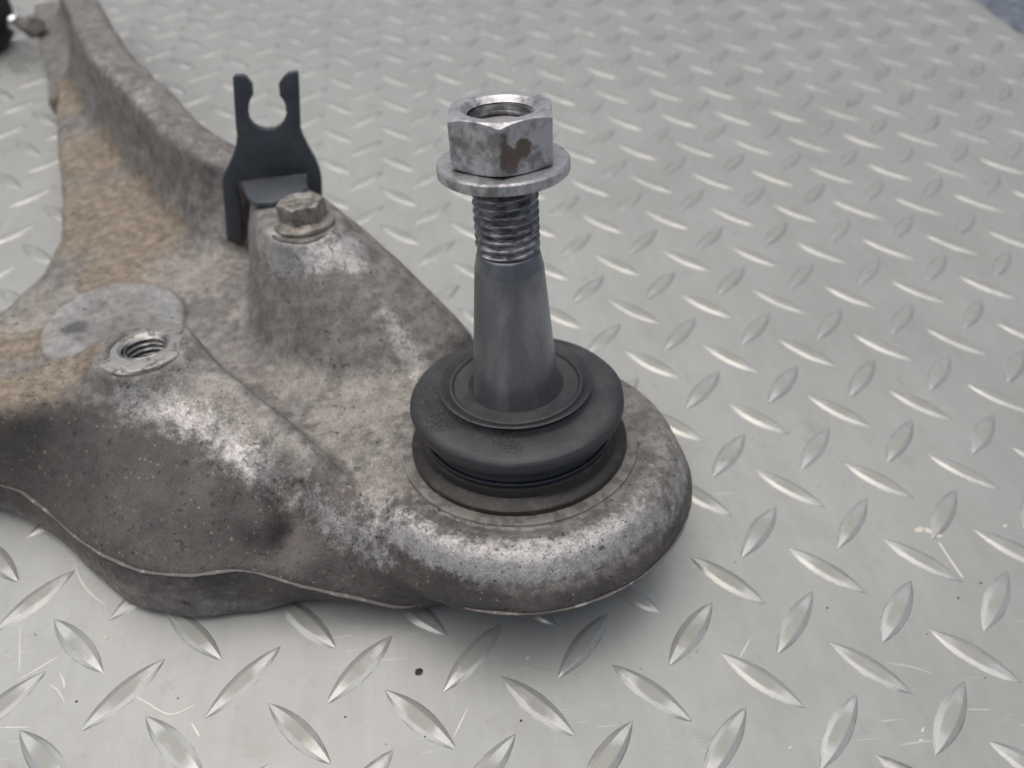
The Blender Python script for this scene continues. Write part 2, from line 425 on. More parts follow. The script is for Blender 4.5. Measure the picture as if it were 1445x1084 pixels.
def poly_sd(x, y, poly):
    poly = np.array(poly, np.float32); best = None; inside = None
    for i in range(len(poly)):
        a, b = poly[i - 1], poly[i]; e = b - a
        t = np.clip(((x - a[0]) * e[0] + (y - a[1]) * e[1]) / (e @ e), 0, 1)
        d = (x - a[0] - t * e[0]) ** 2 + (y - a[1] - t * e[1]) ** 2
        best = d if best is None else np.minimum(best, d)
        if a[1] != b[1]:
            c = ((a[1] > y) != (b[1] > y)) & (x < (b[0] - a[0]) * (y - a[1]) / (b[1] - a[1]) + a[0])
            inside = c if inside is None else inside ^ c
    return np.where(inside, -1, 1) * np.sqrt(best)
def local(X, Y, Z, c):
    a, b, d = X - c[0], Y - c[1], Z - c[2]
    h = a * AN[0] + b * AN[1] + d * AN[2]
    r = np.sqrt(np.maximum(a * a + b * b + d * d - h * h, 0))
    return r, h

# web floor between the ribs
FLOOR = [(-335, 118), (-285, 114), (-258, 122), (-251, 142), (-250, 163), (-258, 195), (-270, 234), (-279, 266), (-289, 308), (-276, 318), (-250, 262), (-206, 188), (-160, 125), (-105, 88), (-95, 45), (-130, 30), (-200, 45), (-335, 58)]
sl, X, Y, Z = sub((-342, 10, -4), (-80, 335, 45))
top = 20. + np.clip((X + 195) / 65, 0, 1) * 8.5 + 2.2 * np.exp(-((X + 216) ** 2 + (Y - 105) ** 2) / 900)
d2 = poly_sd(X[:, :, 0], Y[:, :, 0], FLOOR)[:, :, None]
add(sl, smax(smax(d2, Z - top, 5.), 5. - Z, 3.), 1.)
sl, X, Y, Z = sub((-250, 70, 0), (-180, 140, 40))
add(sl, smax(np.hypot(X + 216, Y - 105) - 23., smax(Z - 23.6, 12. - Z, .5), 1.).astype(np.float32), 1.5)
# lower tail beyond the web
sl, X, Y, Z = sub((-342, 290, -4), (-240, 445, 40))
d2 = poly_sd(X[:, :, 0], Y[:, :, 0], [(-288, 280), (-296, 312), (-318, 372), (-334, 420), (-306, 430), (-272, 320)])[:, :, None]
add(sl, smax(smax(d2, Z - 15., 3.), 4. - Z, 3.), 4.)
# rear rib, a tall wall with a flange on top
BEAM = np.array([(-159.2,154.7,47.0),(-170.8,161.0,48.0),(-182.2,166.6,50.0),(-201.2,187.9,51.0),(-217.5,215.8,52.0),(-240.7,253.5,52.0),(-260.0,298.4,52.0),(-277.3,338.8,52.0),(-302.3,397.2,52.0)], np.float32)
sl, X, Y, Z = sub((-342, 95, -4), (-130, 442, 72))
x2, y2 = X[:, :, 0] + 0 * Y[:, :, 0], Y[:, :, 0] + 0 * X[:, :, 0]
best = np.full(x2.shape, 1e6, np.float32)
for a, b in zip(BEAM[:-1], BEAM[1:]):
    e = b - a; t = np.clip(((x2 - a[0]) * e[0] + (y2 - a[1]) * e[1]) / (e @ e), 0, 1)
    dd_ = np.hypot(x2 - a[0] - t * e[0], y2 - a[1] - t * e[1])
    zt_ = np.where(dd_ < best, a[2] + t * e[2], zt_) if best.min() < 1e5 else a[2] + t * e[2]
    best = np.minimum(best, dd_)
best = best[:, :, None]
ztop = zt_[:, :, None]
wall = smax(smax(best - 5. - np.maximum(0, 47 - Z) * .05, Z - ztop, 3.), 3. - Z, 2.)
flange = smax(best - 8.0, np.abs(Z - ztop + 4.5) - 4.5, 3.)
add(sl, smin(wall, flange, 4.), 12.)
# rear pad block
def hull(points, lo, hi, kb, off, k):
    bm = bmesh.new()
    for p in points: bm.verts.new(p)
    bmesh.ops.convex_hull(bm, input=bm.verts)
    planes = []
    for f_ in bm.faces:
        nn = np.array(f_.normal); cc = np.array(f_.calc_center_median()); d_ = nn @ cc
        if f_.calc_area() > 4 and not any(nn @ q[0] > .995 and abs(q[1] - d_) < 2.5 for q in planes): planes.append((nn, d_))
    cen = np.mean([np.array(v_.co) for v_ in bm.verts], axis=0); bm.free()
    planes = [(a, b) if a @ cen - b < 0 else (-a, -b) for a, b in planes]
    sl, X, Y, Z = sub(lo, hi); acc = 0.
    for a, b in planes: acc = acc + np.exp(np.clip((a[0] * X + a[1] * Y + a[2] * Z - b) / kb, -30, 12))
    add(sl, (kb * np.log(acc) - off).astype(np.float32), k)
hull([(-190.0,170.3,49.5),(-205.4,184.6,50.0),(-218.5,206.4,50.0),(-246.4,249.2,50.0),(-266.0,288.9,50.0),(-187.4,134.8,17.0),(-201.3,159.9,18.0),(-213.4,177.2,18.0),(-230.7,199.9,18.0),(-256.6,246.2,18.0),(-287.3,304.6,18.0),(-170.8,161.0,4.0),(-182.2,166.6,4.0),(-201.2,187.9,4.0),(-217.5,215.8,4.0),(-240.7,253.5,4.0),(-260.0,298.4,4.0),(-170.8,161.0,44.0),(-182.2,166.6,44.0),(-201.2,187.9,44.0),(-217.5,215.8,44.0),(-240.7,253.5,44.0),(-260.0,298.4,44.0),(-187.4,134.8,5.0),(-287.3,304.6,5.0)], (-342, 100, -4), (-130, 360, 72), 1.6, .4, 7.)
hull([(-160.4,102.8,56.7),(-147.0,92.6,59.1),(-135.8,94.5,59.3),(-133.0,109.3,56.9),(-146.3,139.4,51.0),(-170.3,147.6,48.4),(-126.4,105.6,53.0),(-119.1,99.8,47.0),(-108.5,91.1,40.0),(-95.5,77.6,33.0),(-131.5,89.4,46.0),(-123.4,78.6,40.0),(-113.9,63.2,31.0),(-172.8,94.6,16.0),(-158.5,71.5,16.0),(-140.1,54.4,16.0),(-116.6,58.4,22.0),(-123.4,111.6,4.0),(-116.1,105.8,4.0),(-105.5,97.1,4.0),(-92.5,83.6,4.0),(-130.0,115.3,4.0),(-143.3,145.4,4.0),(-167.3,153.6,4.0)], (-190, 30, -4), (-70, 160, 72), 1.2, .4, 4.5)
# front rib, lofted cross-sections
SPAR = [[(-311.2,81.7,42.0),(-310.1,74.3,41.2),(-309.0,69.0,38.0),(-313.5,67.2,26.0),(-316.6,63.9,16.0),(-321.6,63.7,4.0),(-321.6,77.7,1.5),(-310.6,87.7,16.0),(-310.9,84.7,37.0)],
[(-266.2,72.3,42.0),(-265.1,64.9,41.2),(-264.0,59.6,38.0),(-268.5,57.8,26.0),(-271.6,54.5,16.0),(-276.6,54.3,4.0),(-276.6,68.3,1.5),(-265.6,78.3,16.0),(-265.9,75.3,37.0)],
[(-231.2,62.1,42.0),(-230.1,54.7,41.2),(-229.0,49.4,38.0),(-233.5,47.6,26.0),(-236.6,44.3,16.0),(-241.6,44.1,4.0),(-241.6,58.1,1.5),(-230.6,68.1,16.0),(-230.9,65.1,37.0)],
[(-218.8,66.7,43.0),(-217.1,57.0,41.2),(-215.5,49.4,37.0),(-219.9,41.9,25.0),(-224.7,37.2,14.0),(-224.7,33.9,3.0),(-224.7,47.9,1.5),(-218.2,72.7,17.0),(-218.5,69.7,38.0)],
[(-205.4,69.0,44.0),(-204.2,58.4,42.2),(-203.0,49.8,38.0),(-203.4,31.2,27.0),(-207.4,20.8,16.5),(-209.8,20.1,2.0),(-209.8,47.0,1.5),(-204.8,75.0,18.0),(-205.1,72.0,39.0)],
[(-193.6,73.2,43.0),(-192.0,59.0,41.5),(-190.3,46.8,37.5),(-190.7,24.4,28.0),(-191.6,10.0,18.5),(-195.9,8.3,0.5),(-195.9,51.2,0.5),(-193.0,79.2,17.0),(-193.3,76.2,38.0)],
[(-178.7,68.0,43.0),(-178.5,55.3,41.7),(-178.4,44.6,38.0),(-178.2,21.5,28.5),(-176.2,5.5,20.0),(-179.6,3.6,0.0),(-179.6,46.0,0.0),(-178.1,74.0,17.0),(-178.4,71.0,38.0)],
[(-164.5,54.0,41.0),(-166.0,43.8,39.2),(-167.5,35.7,35.0),(-165.2,16.6,27.0),(-163.0,6.1,19.0),(-165.4,3.3,0.4),(-165.4,32.0,0.4),(-163.9,60.0,15.0),(-164.2,57.0,36.0)],
[(-148.4,38.4,37.0),(-151.3,31.9,35.7),(-154.2,27.4,32.0),(-152.6,11.7,24.0),(-148.7,1.6,16.0),(-149.7,3.3,5.0),(-149.7,17.3,4.5),(-147.8,44.4,11.0),(-148.1,41.4,32.0)],
[(-135.4,25.2,31.0),(-137.8,19.3,30.7),(-140.2,15.5,28.0),(-140.1,6.4,20.0),(-135.4,-1.1,12.0),(-134.2,-0.3,6.0),(-134.2,13.7,5.5),(-134.8,31.2,5.0),(-135.1,28.2,26.0)],
[(-125.4,13.0,27.0),(-126.0,8.1,26.7),(-126.7,5.2,24.0),(-125.6,0.8,16.0),(-121.6,-4.0,9.6),(-120.0,-3.4,5.0),(-120.0,10.6,4.5),(-124.8,19.0,1.0),(-125.1,16.0,22.0)],
[(-110.6,11.2,24.0),(-110.2,8.0,23.7),(-109.7,6.8,21.0),(-108.6,2.6,17.0),(-107.1,-1.7,13.0),(-106.3,-1.8,10.0),(-106.3,12.2,9.5),(-110.0,17.2,-2.0),(-110.3,14.2,19.0)]]
A = np.array(SPAR)                                  # columns x section points x 3
cols = np.stack([np.stack([smooth_prof(A[:, k, :], 6)], 0)[0] for k in range(A.shape[1])], 1)
def ring_sub(c):                                    # round the visible shoulder, keep the seam crisp
    out = []
    for i in range(len(c)):
        a, b, c1, d = c[i - 1], c[i], c[(i + 1) % len(c)], c[(i + 2) % len(c)]
        out.append(b)
        out.append(.5 * b + .5 * c1 if i >= 3 else -.0625 * a + .5625 * b + .5625 * c1 - .0625 * d)
    return np.array(out)
cols = np.array([ring_sub(c) for c in cols]); nc_, ns_ = cols.shape[:2]
vv = np.concatenate([cols.reshape(-1, 3), cols[0].mean(0)[None], cols[-1].mean(0)[None]]).astype(np.float32)
tri = []
for i in range(nc_ - 1):
    for j in range(ns_):
        a, b, c_, d = i * ns_ + j, i * ns_ + (j + 1) % ns_, (i + 1) * ns_ + (j + 1) % ns_, (i + 1) * ns_ + j
        tri += [(a, b, c_), (a, c_, d)]
for j in range(ns_):
    tri.append((j, nc_ * ns_, (j + 1) % ns_)); tri.append(((nc_ - 1) * ns_ + j, (nc_ - 1) * ns_ + (j + 1) % ns_, nc_ * ns_ + 1))
lo = np.floor(vv.min(0) - 12); hi = np.ceil(vv.max(0) + 12)
sl, X, Y, Z = sub(np.maximum(lo, O3), hi)
org = np.array([ax[k][sl[k].start] for k in range(3)])
ls = openvdb.FloatGrid.createLevelSetFromPolygons((vv - org).astype(np.float32), triangles=np.array(tri, np.uint32), transform=openvdb.createLinearTransform(1.0), halfWidth=10.0)
arr = np.zeros(FLD[sl].shape, np.float32); ls.copyToArray(arr, ijk=(0, 0, 0))
add(sl, arr, 6.)
# groove down the face of the front rib
GR = np.array([(-154.4,22.3,30.5),(-152.1,17.6,29.0),(-150.9,14.6,26.0)])
sl, X, Y, Z = sub(GR.min(0) - 14, GR.max(0) + 14)
g = None
for a, b in zip(GR[:-1], GR[1:]):
    e = b - a; t = np.clip(((X - a[0]) * e[0] + (Y - a[1]) * e[1] + (Z - a[2]) * e[2]) / (e @ e), 0, 1)
    d = np.sqrt((X - a[0] - t * e[0]) ** 2 + (Y - a[1] - t * e[1]) ** 2 + (Z - a[2] - t * e[2]) ** 2)
    g = d if g is None else np.minimum(g, d)
cut(sl, g - 4.6, 10.)
RG = np.array([(-164.6,32.8,31.5),(-158.0,17.2,25.0)]); e = RG[1] - RG[0]; sl, X, Y, Z = sub(RG.min(0) - 16, RG.max(0) + 16)
t = np.clip(((X - RG[0][0]) * e[0] + (Y - RG[0][1]) * e[1] + (Z - RG[0][2]) * e[2]) / (e @ e), 0, 1)
add(sl, np.sqrt((X - RG[0][0] - t * e[0]) ** 2 + (Y - RG[0][1] - t * e[1]) ** 2 + (Z - RG[0][2] - t * e[2]) ** 2) - 4.2, 8.)
# ball joint cup
CUP = [(0, -21.7), (33.8, -21.7), (36.5, -20.9), (40.5, -20.9), (43.2, -22.4), (45.4, -25.8), (47.4, -30.4), (49.4, -35.0), (48.6, -36.2), (47.2, -39), (44, -42.6), (36, -43.4), (0, -43.4)]
c0 = P0 - 30 * AN
sl, X, Y, Z = sub(c0 - 66, c0 + 66)
r, h = local(X, Y, Z, P0)
add(sl, poly_sd(r, h, CUP).astype(np.float32), 7.)
# boss on the front rib, cast lump on the web, seat for the bolt
def disc(c, rad, hlow, htop, k, rnd_=2.):
    c = np.array(c); sl, X, Y, Z = sub(c - rad - 30, c + rad + 30)
    r, h = local(X, Y, Z, c); add(sl, smax(smax(r - rad, h - htop, rnd_), hlow - h, rnd_).astype(np.float32), k)
BOSSC = np.array((-192.15, 67.28, 45.5)); PADC = np.array((-146.57, 104.88, 57.0))
disc(BOSSC, 13.6, -30, -.8, 9.)
disc((-144.65, 52.16, 25.0), 9., -10, 1.2, 4.)
disc(PADC, 11.5, -14, .2, 4., 1.)
c = BOSSC; sl, X, Y, Z = sub(c - 30, c + 30); r, h = local(X, Y, Z, c)
cut(sl, smax(r - 9., np.abs(h + 6) - 12., 1.), 1.)
PINH = np.array((-125.35, 13.53, 27.5)); sl, X, Y, Z = sub(PINH - 12, PINH + 12)
cut(sl, np.sqrt((X - PINH[0]) ** 2 + (Y - PINH[1]) ** 2 + (Z - PINH[2]) ** 2) - 2.0, 1.2)
# nothing goes through the plate; slight unevenness of the casting; soften
FLD = np.maximum(FLD, (1.0 - ax[2])[None, None, :].astype(np.float32))
def vnoise(step):
    g = rng.standard_normal([int(n_ * VX / step) + 3 for n_ in DIM]).astype(np.float32)
    for k in range(3):
        t = np.arange(DIM[k]) * VX / step; i = t.astype(int); f = (t - i); f = (f * f * (3 - 2 * f)).astype(np.float32)
        sh = [1, 1, 1]; sh[k] = -1; f = f.reshape(sh)
        g = np.take(g, i, k) * (1 - f) + np.take(g, i + 1, k) * f
    return g
FLD += .22 * vnoise(9.) + .10 * vnoise(3.5)
ker = np.exp(-.5 * (np.arange(-3, 4) / .95) ** 2); ker /= ker.sum()
for k in range(3):
    acc = np.zeros_like(FLD)
    for i, w_ in zip(range(-3, 4), ker): acc += np.float32(w_) * np.roll(FLD, i, k)
    FLD = acc
FLD = np.clip(FLD, -6, 6)
for k in range(3):
    idx = [slice(None)] * 3
    for e_ in (0, -1): idx[k] = e_; FLD[tuple(idx)] = 6.
g = openvdb.FloatGrid(6.0); g.copyFromArray(FLD)
pts, quads = g.convertToQuads(0.0)
pts = pts.astype(np.float64) * VX + O3
quads = quads.astype(np.int64)
q4 = pts[quads]; cr = np.cross(q4[:, 2] - q4[:, 0], q4[:, 3] - q4[:, 1])
if (q4.mean(1) * cr).sum() < 0: quads = quads[:, ::-1]
del FLD

# ---- where the casting is worn, dirty, pale: painted per vertex from places on the casting
def near_lines(P, line):
    line = np.array(line); out = np.zeros(len(P))
    for a, b in zip(line[:-1], line[1:]):
        e = b[:3] - a[:3]; t = np.clip((P - a[:3]) @ e / (e @ e), 0, 1)
        d = np.linalg.norm(P - a[:3] - t[:, None] * e, axis=1); rr = a[3] + (b[3] - a[3]) * t
        out = np.maximum(out, np.clip(1.25 - d / rr, 0, 1))
    return out
def near_pts(P, L_, p=2.):
    out = np.zeros(len(P))
    for q in L_: out = np.maximum(out, np.clip(1.3 - np.linalg.norm(P - np.array(q[:3]), axis=1) / q[3], 0, 1))
    return out
WEAR = [[(-192.9,51.4,41.0,9.0),(-174.3,42.9,38.0,8.0),(-164.4,32.9,35.0,9.0),(-154.0,24.9,32.0,8.0),(-140.3,13.9,27.0,7.0),(-125.8,4.9,24.0,7.5)],
[(-160.7,102.2,55.0,7.0),(-153.5,96.2,54.0,9.0),(-142.6,94.4,54.0,9.0),(-135.2,94.5,54.0,8.0),(-131.2,89.8,49.0,5.0)],
[(-131.4,88.1,47.0,3.0),(-123.3,77.4,41.0,4.0),(-113.8,63.1,32.0,6.0)],
[(-247.2,252.9,50.0,4.0),(-219.3,210.7,50.0,6.0),(-206.3,188.2,49.0,5.0),(-183.0,163.6,48.0,4.0)]]
wear = np.zeros(len(pts))
for l_, s_ in zip(WEAR, (.54, .92, .60, .42)): wear = np.maximum(wear, s_ * near_lines(pts, l_))
q = pts - P0; hh = q @ AN; uu = q @ AU; vv_ = q @ AV; rr = np.hypot(uu, vv_); an = np.degrees(np.arctan2(vv_, uu))
ca = (an + 95.) / 62.                                # worn band round the front of the cup
band = np.exp(-((hh + 24.0) / 3.7) ** 2) * np.exp(-ca ** 4) * (np.abs(rr - 45) < 7)
wear = np.maximum(wear, .95 * band)
band2 = np.exp(-((hh + 26) / 6.) ** 2) * np.exp(-((an + 20.) / 30.) ** 2) * (np.abs(rr - 45) < 7)
wear = np.maximum(wear, .5 * band2)
wear = np.maximum(wear, .55 * np.exp(-((rr - 34.2) / .8) ** 2) * (np.abs(hh + 21.5) < 2) * np.exp(-((an + 105) / 50.) ** 4))
tan_ = np.where((pts[:, 1] > 110) & (pts[:, 2] > 26), .25, 1.) * near_pts(pts, [(-238.2,178.0,20.0,32.0),(-254.6,223.5,20.0,24.0),(-275.9,278.7,20.0,22.0),(-221.3,161.7,20.0,24.0),(-221.0,135.0,20.0,18.0),(-243.9,102.7,20.0,14.0),(-229.0,61.0,42.0,14.0),(-220.0,62.9,42.0,13.0),(-211.7,65.4,43.0,10.0)])
pale = near_pts(pts, [(-130.6,50.2,23.0,20.0),(-122.5,24.0,25.0,16.0),(-140.9,38.4,22.0,14.0),(-152.8,70.4,23.0,12.0),(-121.8,59.1,25.0,14.0),(-169.8,107.7,22.0,10.0),(-186.7,55.3,42.0,11.0),(-173.4,48.0,41.0,12.0),(-162.6,40.3,38.0,10.0),(-152.1,29.9,34.0,9.0),(-195.5,132.5,20.0,20.0),(-243.3,117.3,20.0,16.0)])
SPOT = np.array((-215.7, 104.2, 20.0)); STAIN = np.array((-227.7, 103.2, 20.0))
ds = np.hypot(pts[:, 0] - SPOT[0], pts[:, 1] - SPOT[1]); spot = np.clip((23.3 - ds) / 1.5, 0, 1) * (.55 + .45 * np.clip((ds - 12) / 8, 0, 1)) * (pts[:, 2] < 30) * (pts[:, 2] > 12)
stain = .62 * np.clip(1.4 - np.hypot((pts[:, 0] - STAIN[0]) / 7., (pts[:, 1] - STAIN[1]) / 5.), 0, 1) * (pts[:, 2] > 18)
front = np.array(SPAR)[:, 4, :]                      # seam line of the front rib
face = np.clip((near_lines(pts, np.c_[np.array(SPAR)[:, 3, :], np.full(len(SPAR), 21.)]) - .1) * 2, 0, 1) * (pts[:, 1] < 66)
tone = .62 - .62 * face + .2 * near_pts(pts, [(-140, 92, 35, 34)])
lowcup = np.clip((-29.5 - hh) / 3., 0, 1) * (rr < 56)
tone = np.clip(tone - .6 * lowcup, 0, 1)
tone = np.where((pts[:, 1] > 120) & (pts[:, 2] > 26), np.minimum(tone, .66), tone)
z0 = np.zeros(len(pts))
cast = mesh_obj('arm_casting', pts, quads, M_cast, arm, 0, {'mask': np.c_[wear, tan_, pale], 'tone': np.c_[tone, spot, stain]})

# parting line: a thin uneven burr along the casting's seam
seam = smooth_prof([tuple(p) for p in front], 14)
th = np.radians(np.linspace(-114, 12, 90))
cupseam = P0 - 35.3 * AN + 49.1 * (np.cos(th)[:, None] * AU + np.sin(th)[:, None] * AV)
for line, outc in ((seam[20:-12], None), (cupseam, P0 - 35 * AN)):
    k = len(line); d = np.gradient(line, axis=0); d /= np.linalg.norm(d, axis=1)[:, None]
    outw = np.cross(d, AN); outw /= np.linalg.norm(outw, axis=1)[:, None]
    if outc is not None: outw *= np.sign(((line - outc) * outw).sum(1))[:, None]
    elif outw[:, 1].mean() > 0: outw = -outw
    jit = np.convolve(rng.uniform(0, 1, k + 4), np.ones(3) / 3, 'same')[2:-2]
    jag = (.02 + .42 * jit)[:, None]
    ends = np.minimum(1, np.minimum(np.arange(k), np.arange(k)[::-1]) / 6.)[:, None]
    up = np.tile(AN, (k, 1))
    V = np.concatenate([line - outw * .9 + up * .22, line + outw * (jag * ends + .05) + up * .12, line + outw * (jag * ends + .05) - up * .12, line - outw * .9 - up * .3])
    mesh_obj('parting_line', V, [(r_ * k + i, r_ * k + i + 1, (r_ + 1) * k + i + 1, (r_ + 1) * k + i) for r_ in range(3) for i in range(k - 1)], M_burr, cast, 40)

# machined boss with its threaded hole
prof = [(13.2, -6), (13.4, -.5), (13.0, 0), (12.6, .12), (7.3, .12), (6.4, -.6)]
V, F = lathe(prof[:4] + prof[4:], BOSSC, 96, rough=.12)
boss = mesh_obj('threaded_boss', V, F, M_boss, cast, 30); boss['label'] = 'bright machined boss face with a threaded hole'
def thread(org, h0, h1, rin, rout, pitch, seg=96, inner=False, run=.0):
    rows = int((h1 - h0) / pitch * 8) + 1; th = np.linspace(0, 2 * np.pi, seg, endpoint=False); V = []
    for h in np.linspace(h0, h1, rows):
        ph = (h / pitch - th / (2 * np.pi)) % 1; tri_ = 1 - np.abs(2 * ph - 1)
        rr = rin + (rout - rin) * np.clip((tri_ - .14) / .66, 0, 1)
        if run: rr = rin + (rr - rin) * np.clip(min(h - h0, h1 - h) / run + .15, 0, 1)
        V.append(org + h * AN + rr[:, None] * (np.cos(th)[:, None] * AU + np.sin(th)[:, None] * AV))
    return np.concatenate(V), grid_faces(rows, seg, True, inner)
V, F = thread(BOSSC, -15, -.5, 5.5, 6.45, 1.75, 72, True)
b = len(V); V = np.vstack([V, BOSSC - 15 * AN]); F += [(j, (j + 1) % 72, b) for j in range(72)]
mesh_obj('hole_thread', V, F, M_thread, boss, 40)

# machined ring and joint housing collar
V, F = lathe([(28.5, -22), (29, -20.9), (32.7, -20.75), (33.25, -20.9), (33.5, -21.6), (33.7, -22.5)][::-1], P0, 160, rough=.1)
mesh_obj('machined_ring', V, F, M_ring, cast, 30)
V, F = lathe([(30.3, -21.5), (30.2, -19.4), (29.7, -18.9), (27.7, -18.3), (27.1, -17.6), (26.9, -15.2), (26.2, -14.9), (24.0, -14.8)], P0, 160, rough=.04)
mesh_obj('joint_collar', V, F, M_collar, arm, 35)

# rubber boot
bp_ = smooth_prof([(24.5, -15.4), (25.4, -14.9), (25.7, -13.6), (25.2, -12.4), (24.9, -11.2), (25.3, -10.6), (26.6, -9.9), (28.0, -8.8), (28.8, -7.4), (29.0, -5.9), (28.5, -4.6), (27.0, -3.6), (24.4, -3.1), (21.6, -3.0), (19.6, -2.7), (19.0, -1.9)], 4)
V, F = lathe(bp_, P0, 160, rough=.10)
thv = np.arctan2((V - P0) @ AV, (V - P0) @ AU)
V = V + (.28 * np.sin(2 * thv + 1.) + .16 * np.sin(5 * thv + 2.) + .07 * np.sin(11 * thv))[:, None] * AN * np.clip(((V - P0) @ AN + 12) / 6, 0, 1)[:, None] * np.clip((np.hypot((V - P0) @ AU, (V - P0) @ AV) - 21) / 5, 0, 1)[:, None]
boot = mesh_obj('rubber_boot', V, F, M_rubber, arm, 60)
V, F = lathe([(18.6, -2.6), (19.6, -1.3), (20.5, -.35), (20.7, -.05), (20.3, .18), (19.6, -.15), (18.6, -.95), (18.1, -1.25), (17.9, -.75), (17.2, -.62), (16.7, -1.2), (15.5, -1.4), (12.8, -1.2), (12.2, -1.6), (11.0, -2.2)], P0, 160, rough=.05)
mesh_obj('boot_lip', V, F, M_rubber, boot, 35)
V, F = lathe([(25.0, -14.6), (26.3, -14.4), (26.6, -13.9), (26.3, -13.4), (25.0, -13.2)], P0, 160)
mesh_obj('retaining_clip', V, F, M_clip, arm, 50)

# stud with its thread
V, F = lathe([(11.8, -5), (11.55, -2), (11.45, -.5)] + [(11.45 - 2.9 * k / 8, -.5 + 34.1 * k / 8) for k in range(1, 9)] + [(8.5, 34.2), (8.44, 34.7), (8.28, 35.1), (7.75, 37.8), (7.55, 38.3), (7.1, 38.7), (6.4, 39.2)], P0, 128)
stud = mesh_obj('ball_stud', V, F, M_stud, arm, 32)
V, F = thread(P0, 38.6, 58.5, 6.7, 7.75, 2.05, 96, run=.9)
mesh_obj('stud_thread', V, F, M_thread, stud, 50)
V, F = lathe([(7.2, 57), (7.2, 67.6), (6.6, 68.3)], P0, 96, cap1=True)
mesh_obj('stud_end', V, F, M_nut, stud, 35)

# hex nut: hexagon with a chamfered crown and a threaded bore
def hex_r(th, af, a0, p=70.):
    s_ = sum(np.maximum(0, np.cos(th - (a0 + math.pi / 6 + k * math.pi / 3))) ** p for k in range(6))
    return af / 2 / s_ ** (1 / p)
def hexnut(org, af, a0, h0, h1, cr, bore=None, seg=240, crown=0., cham=.48):
    th = np.linspace(0, 2 * np.pi, seg, endpoint=False); hx = hex_r(th, af, a0)
    rows = []
    hb = h0 + np.maximum(0, hx - cr) * .35
    if bore: rows += [(np.full(seg, bore), np.full(seg, h0))]
    rows += [(np.minimum(hx, cr), np.full(seg, h0)), (hx - .08, hb), (hx, hb + .12)]
    zt = h1 - np.maximum(0, hx - cr) * cham
    for t in (.33, .66): rows.append((hx, hb * (1 - t) + zt * t))
    rows += [(hx, zt - .3), (hx - .1, zt), (np.minimum(hx - .16, cr), h1 - np.maximum(0, np.minimum(hx - .16, cr) - cr) * cham)]
    if bore: rows += [(np.full(seg, bore + 1.25), np.full(seg, h1 - .05)), (np.full(seg, bore + .9), np.full(seg, h1 - .35)), (np.full(seg, bore), np.full(seg, h1 - 1.35))]
    else: rows += [(np.full(seg, cr - 1.0), np.full(seg, h1 - crown * .2)), (np.full(seg, cr - 1.6), np.full(seg, h1 - crown)), (np.full(seg, .4), np.full(seg, h1 - crown))]
    V = [org + h[:, None] * AN + r[:, None] * (np.cos(th)[:, None] * AU + np.sin(th)[:, None] * AV) for r, h in rows]
    F = grid_faces(len(rows), seg)
    if not bore: F.append(tuple((len(rows) - 1) * seg + i for i in range(seg)))
    return np.concatenate(V), F
A0 = math.radians(-97)
V, F = hexnut(P0, 22.1, A0, 61.1, 72.5, 10.85, 7.25)
dA = A0 + math.radians(30)                             # centre of the right-hand face
fc = P0 + 66.5 * AN + 10.9 * (math.cos(dA) * AU + math.sin(dA) * AV); ft = -math.sin(dA) * AU + math.cos(dA) * AV
a_, b_ = (V - fc) @ ft, (V - P0) @ AN
# (rust patch is evaluated on a finer copy of the hexagon's faces below)
def densify(V, F, n):
    bm = bmesh.new(); vs = [bm.verts.new(p) for p in V]
    for f_ in F: bm.faces.new([vs[i] for i in f_])
    es = [e for e in bm.edges if e.calc_length() > 1.2]
    bmesh.ops.subdivide_edges(bm, edges=es, cuts=n, use_grid_fill=True)
    bm.verts.ensure_lookup_table()
    V2 = np.array([v_.co[:] for v_ in bm.verts]); F2 = [tuple(v_.index for v_ in f_.verts) for f_ in bm.faces]
    bm.free(); return V2, F2
V, F = densify(V, F, 4)
a_, b_ = (V - fc) @ ft, (V - P0) @ AN
onf = np.linalg.norm(V - fc, axis=1) < 9
def seg_d(a, b, p0, p1, r):
    e = np.array(p1) - p0; t = np.clip(((a - p0[0]) * e[0] + (b - p0[1]) * e[1]) / (e @ e), 0, 1)
    return np.clip(1.3 - np.hypot(a - p0[0] - t * e[0], b - p0[1] - t * e[1]) / r, 0, 1)
rust = np.maximum(seg_d(a_, b_, (-5.6, 64.), (-5.4, 70.), 1.3), np.maximum(seg_d(a_, b_, (-4.4, 62.6), (-.5, 67.2), 1.9), seg_d(a_, b_, (-4.8, 66.), (-3., 64.), 1.8))) * onf
nut = mesh_obj('hex_nut', V, F, M_nut, arm, 28, {'rust': np.c_[rust, rust * 0, rust * 0]})
nut['label'] = 'worn zinc hex nut with a brown rust patch on one flat'
V, F = thread(P0, 62.5, 71.0, 6.9, 7.3, 1.85, 96, True)
mesh_obj('nut_thread', V, F, M_thread, nut, 40)
V, F = lathe([(7.6, 58.1), (14.5, 58.0), (14.95, 58.35), (15.05, 59.2), (15.0, 60.45), (14.6, 60.9), (14.2, 60.95), (12.8, 60.85), (7.4, 61.0)], P0, 160, rough=.05)
mesh_obj('nut_washer', V, F, M_nut, nut, 28)

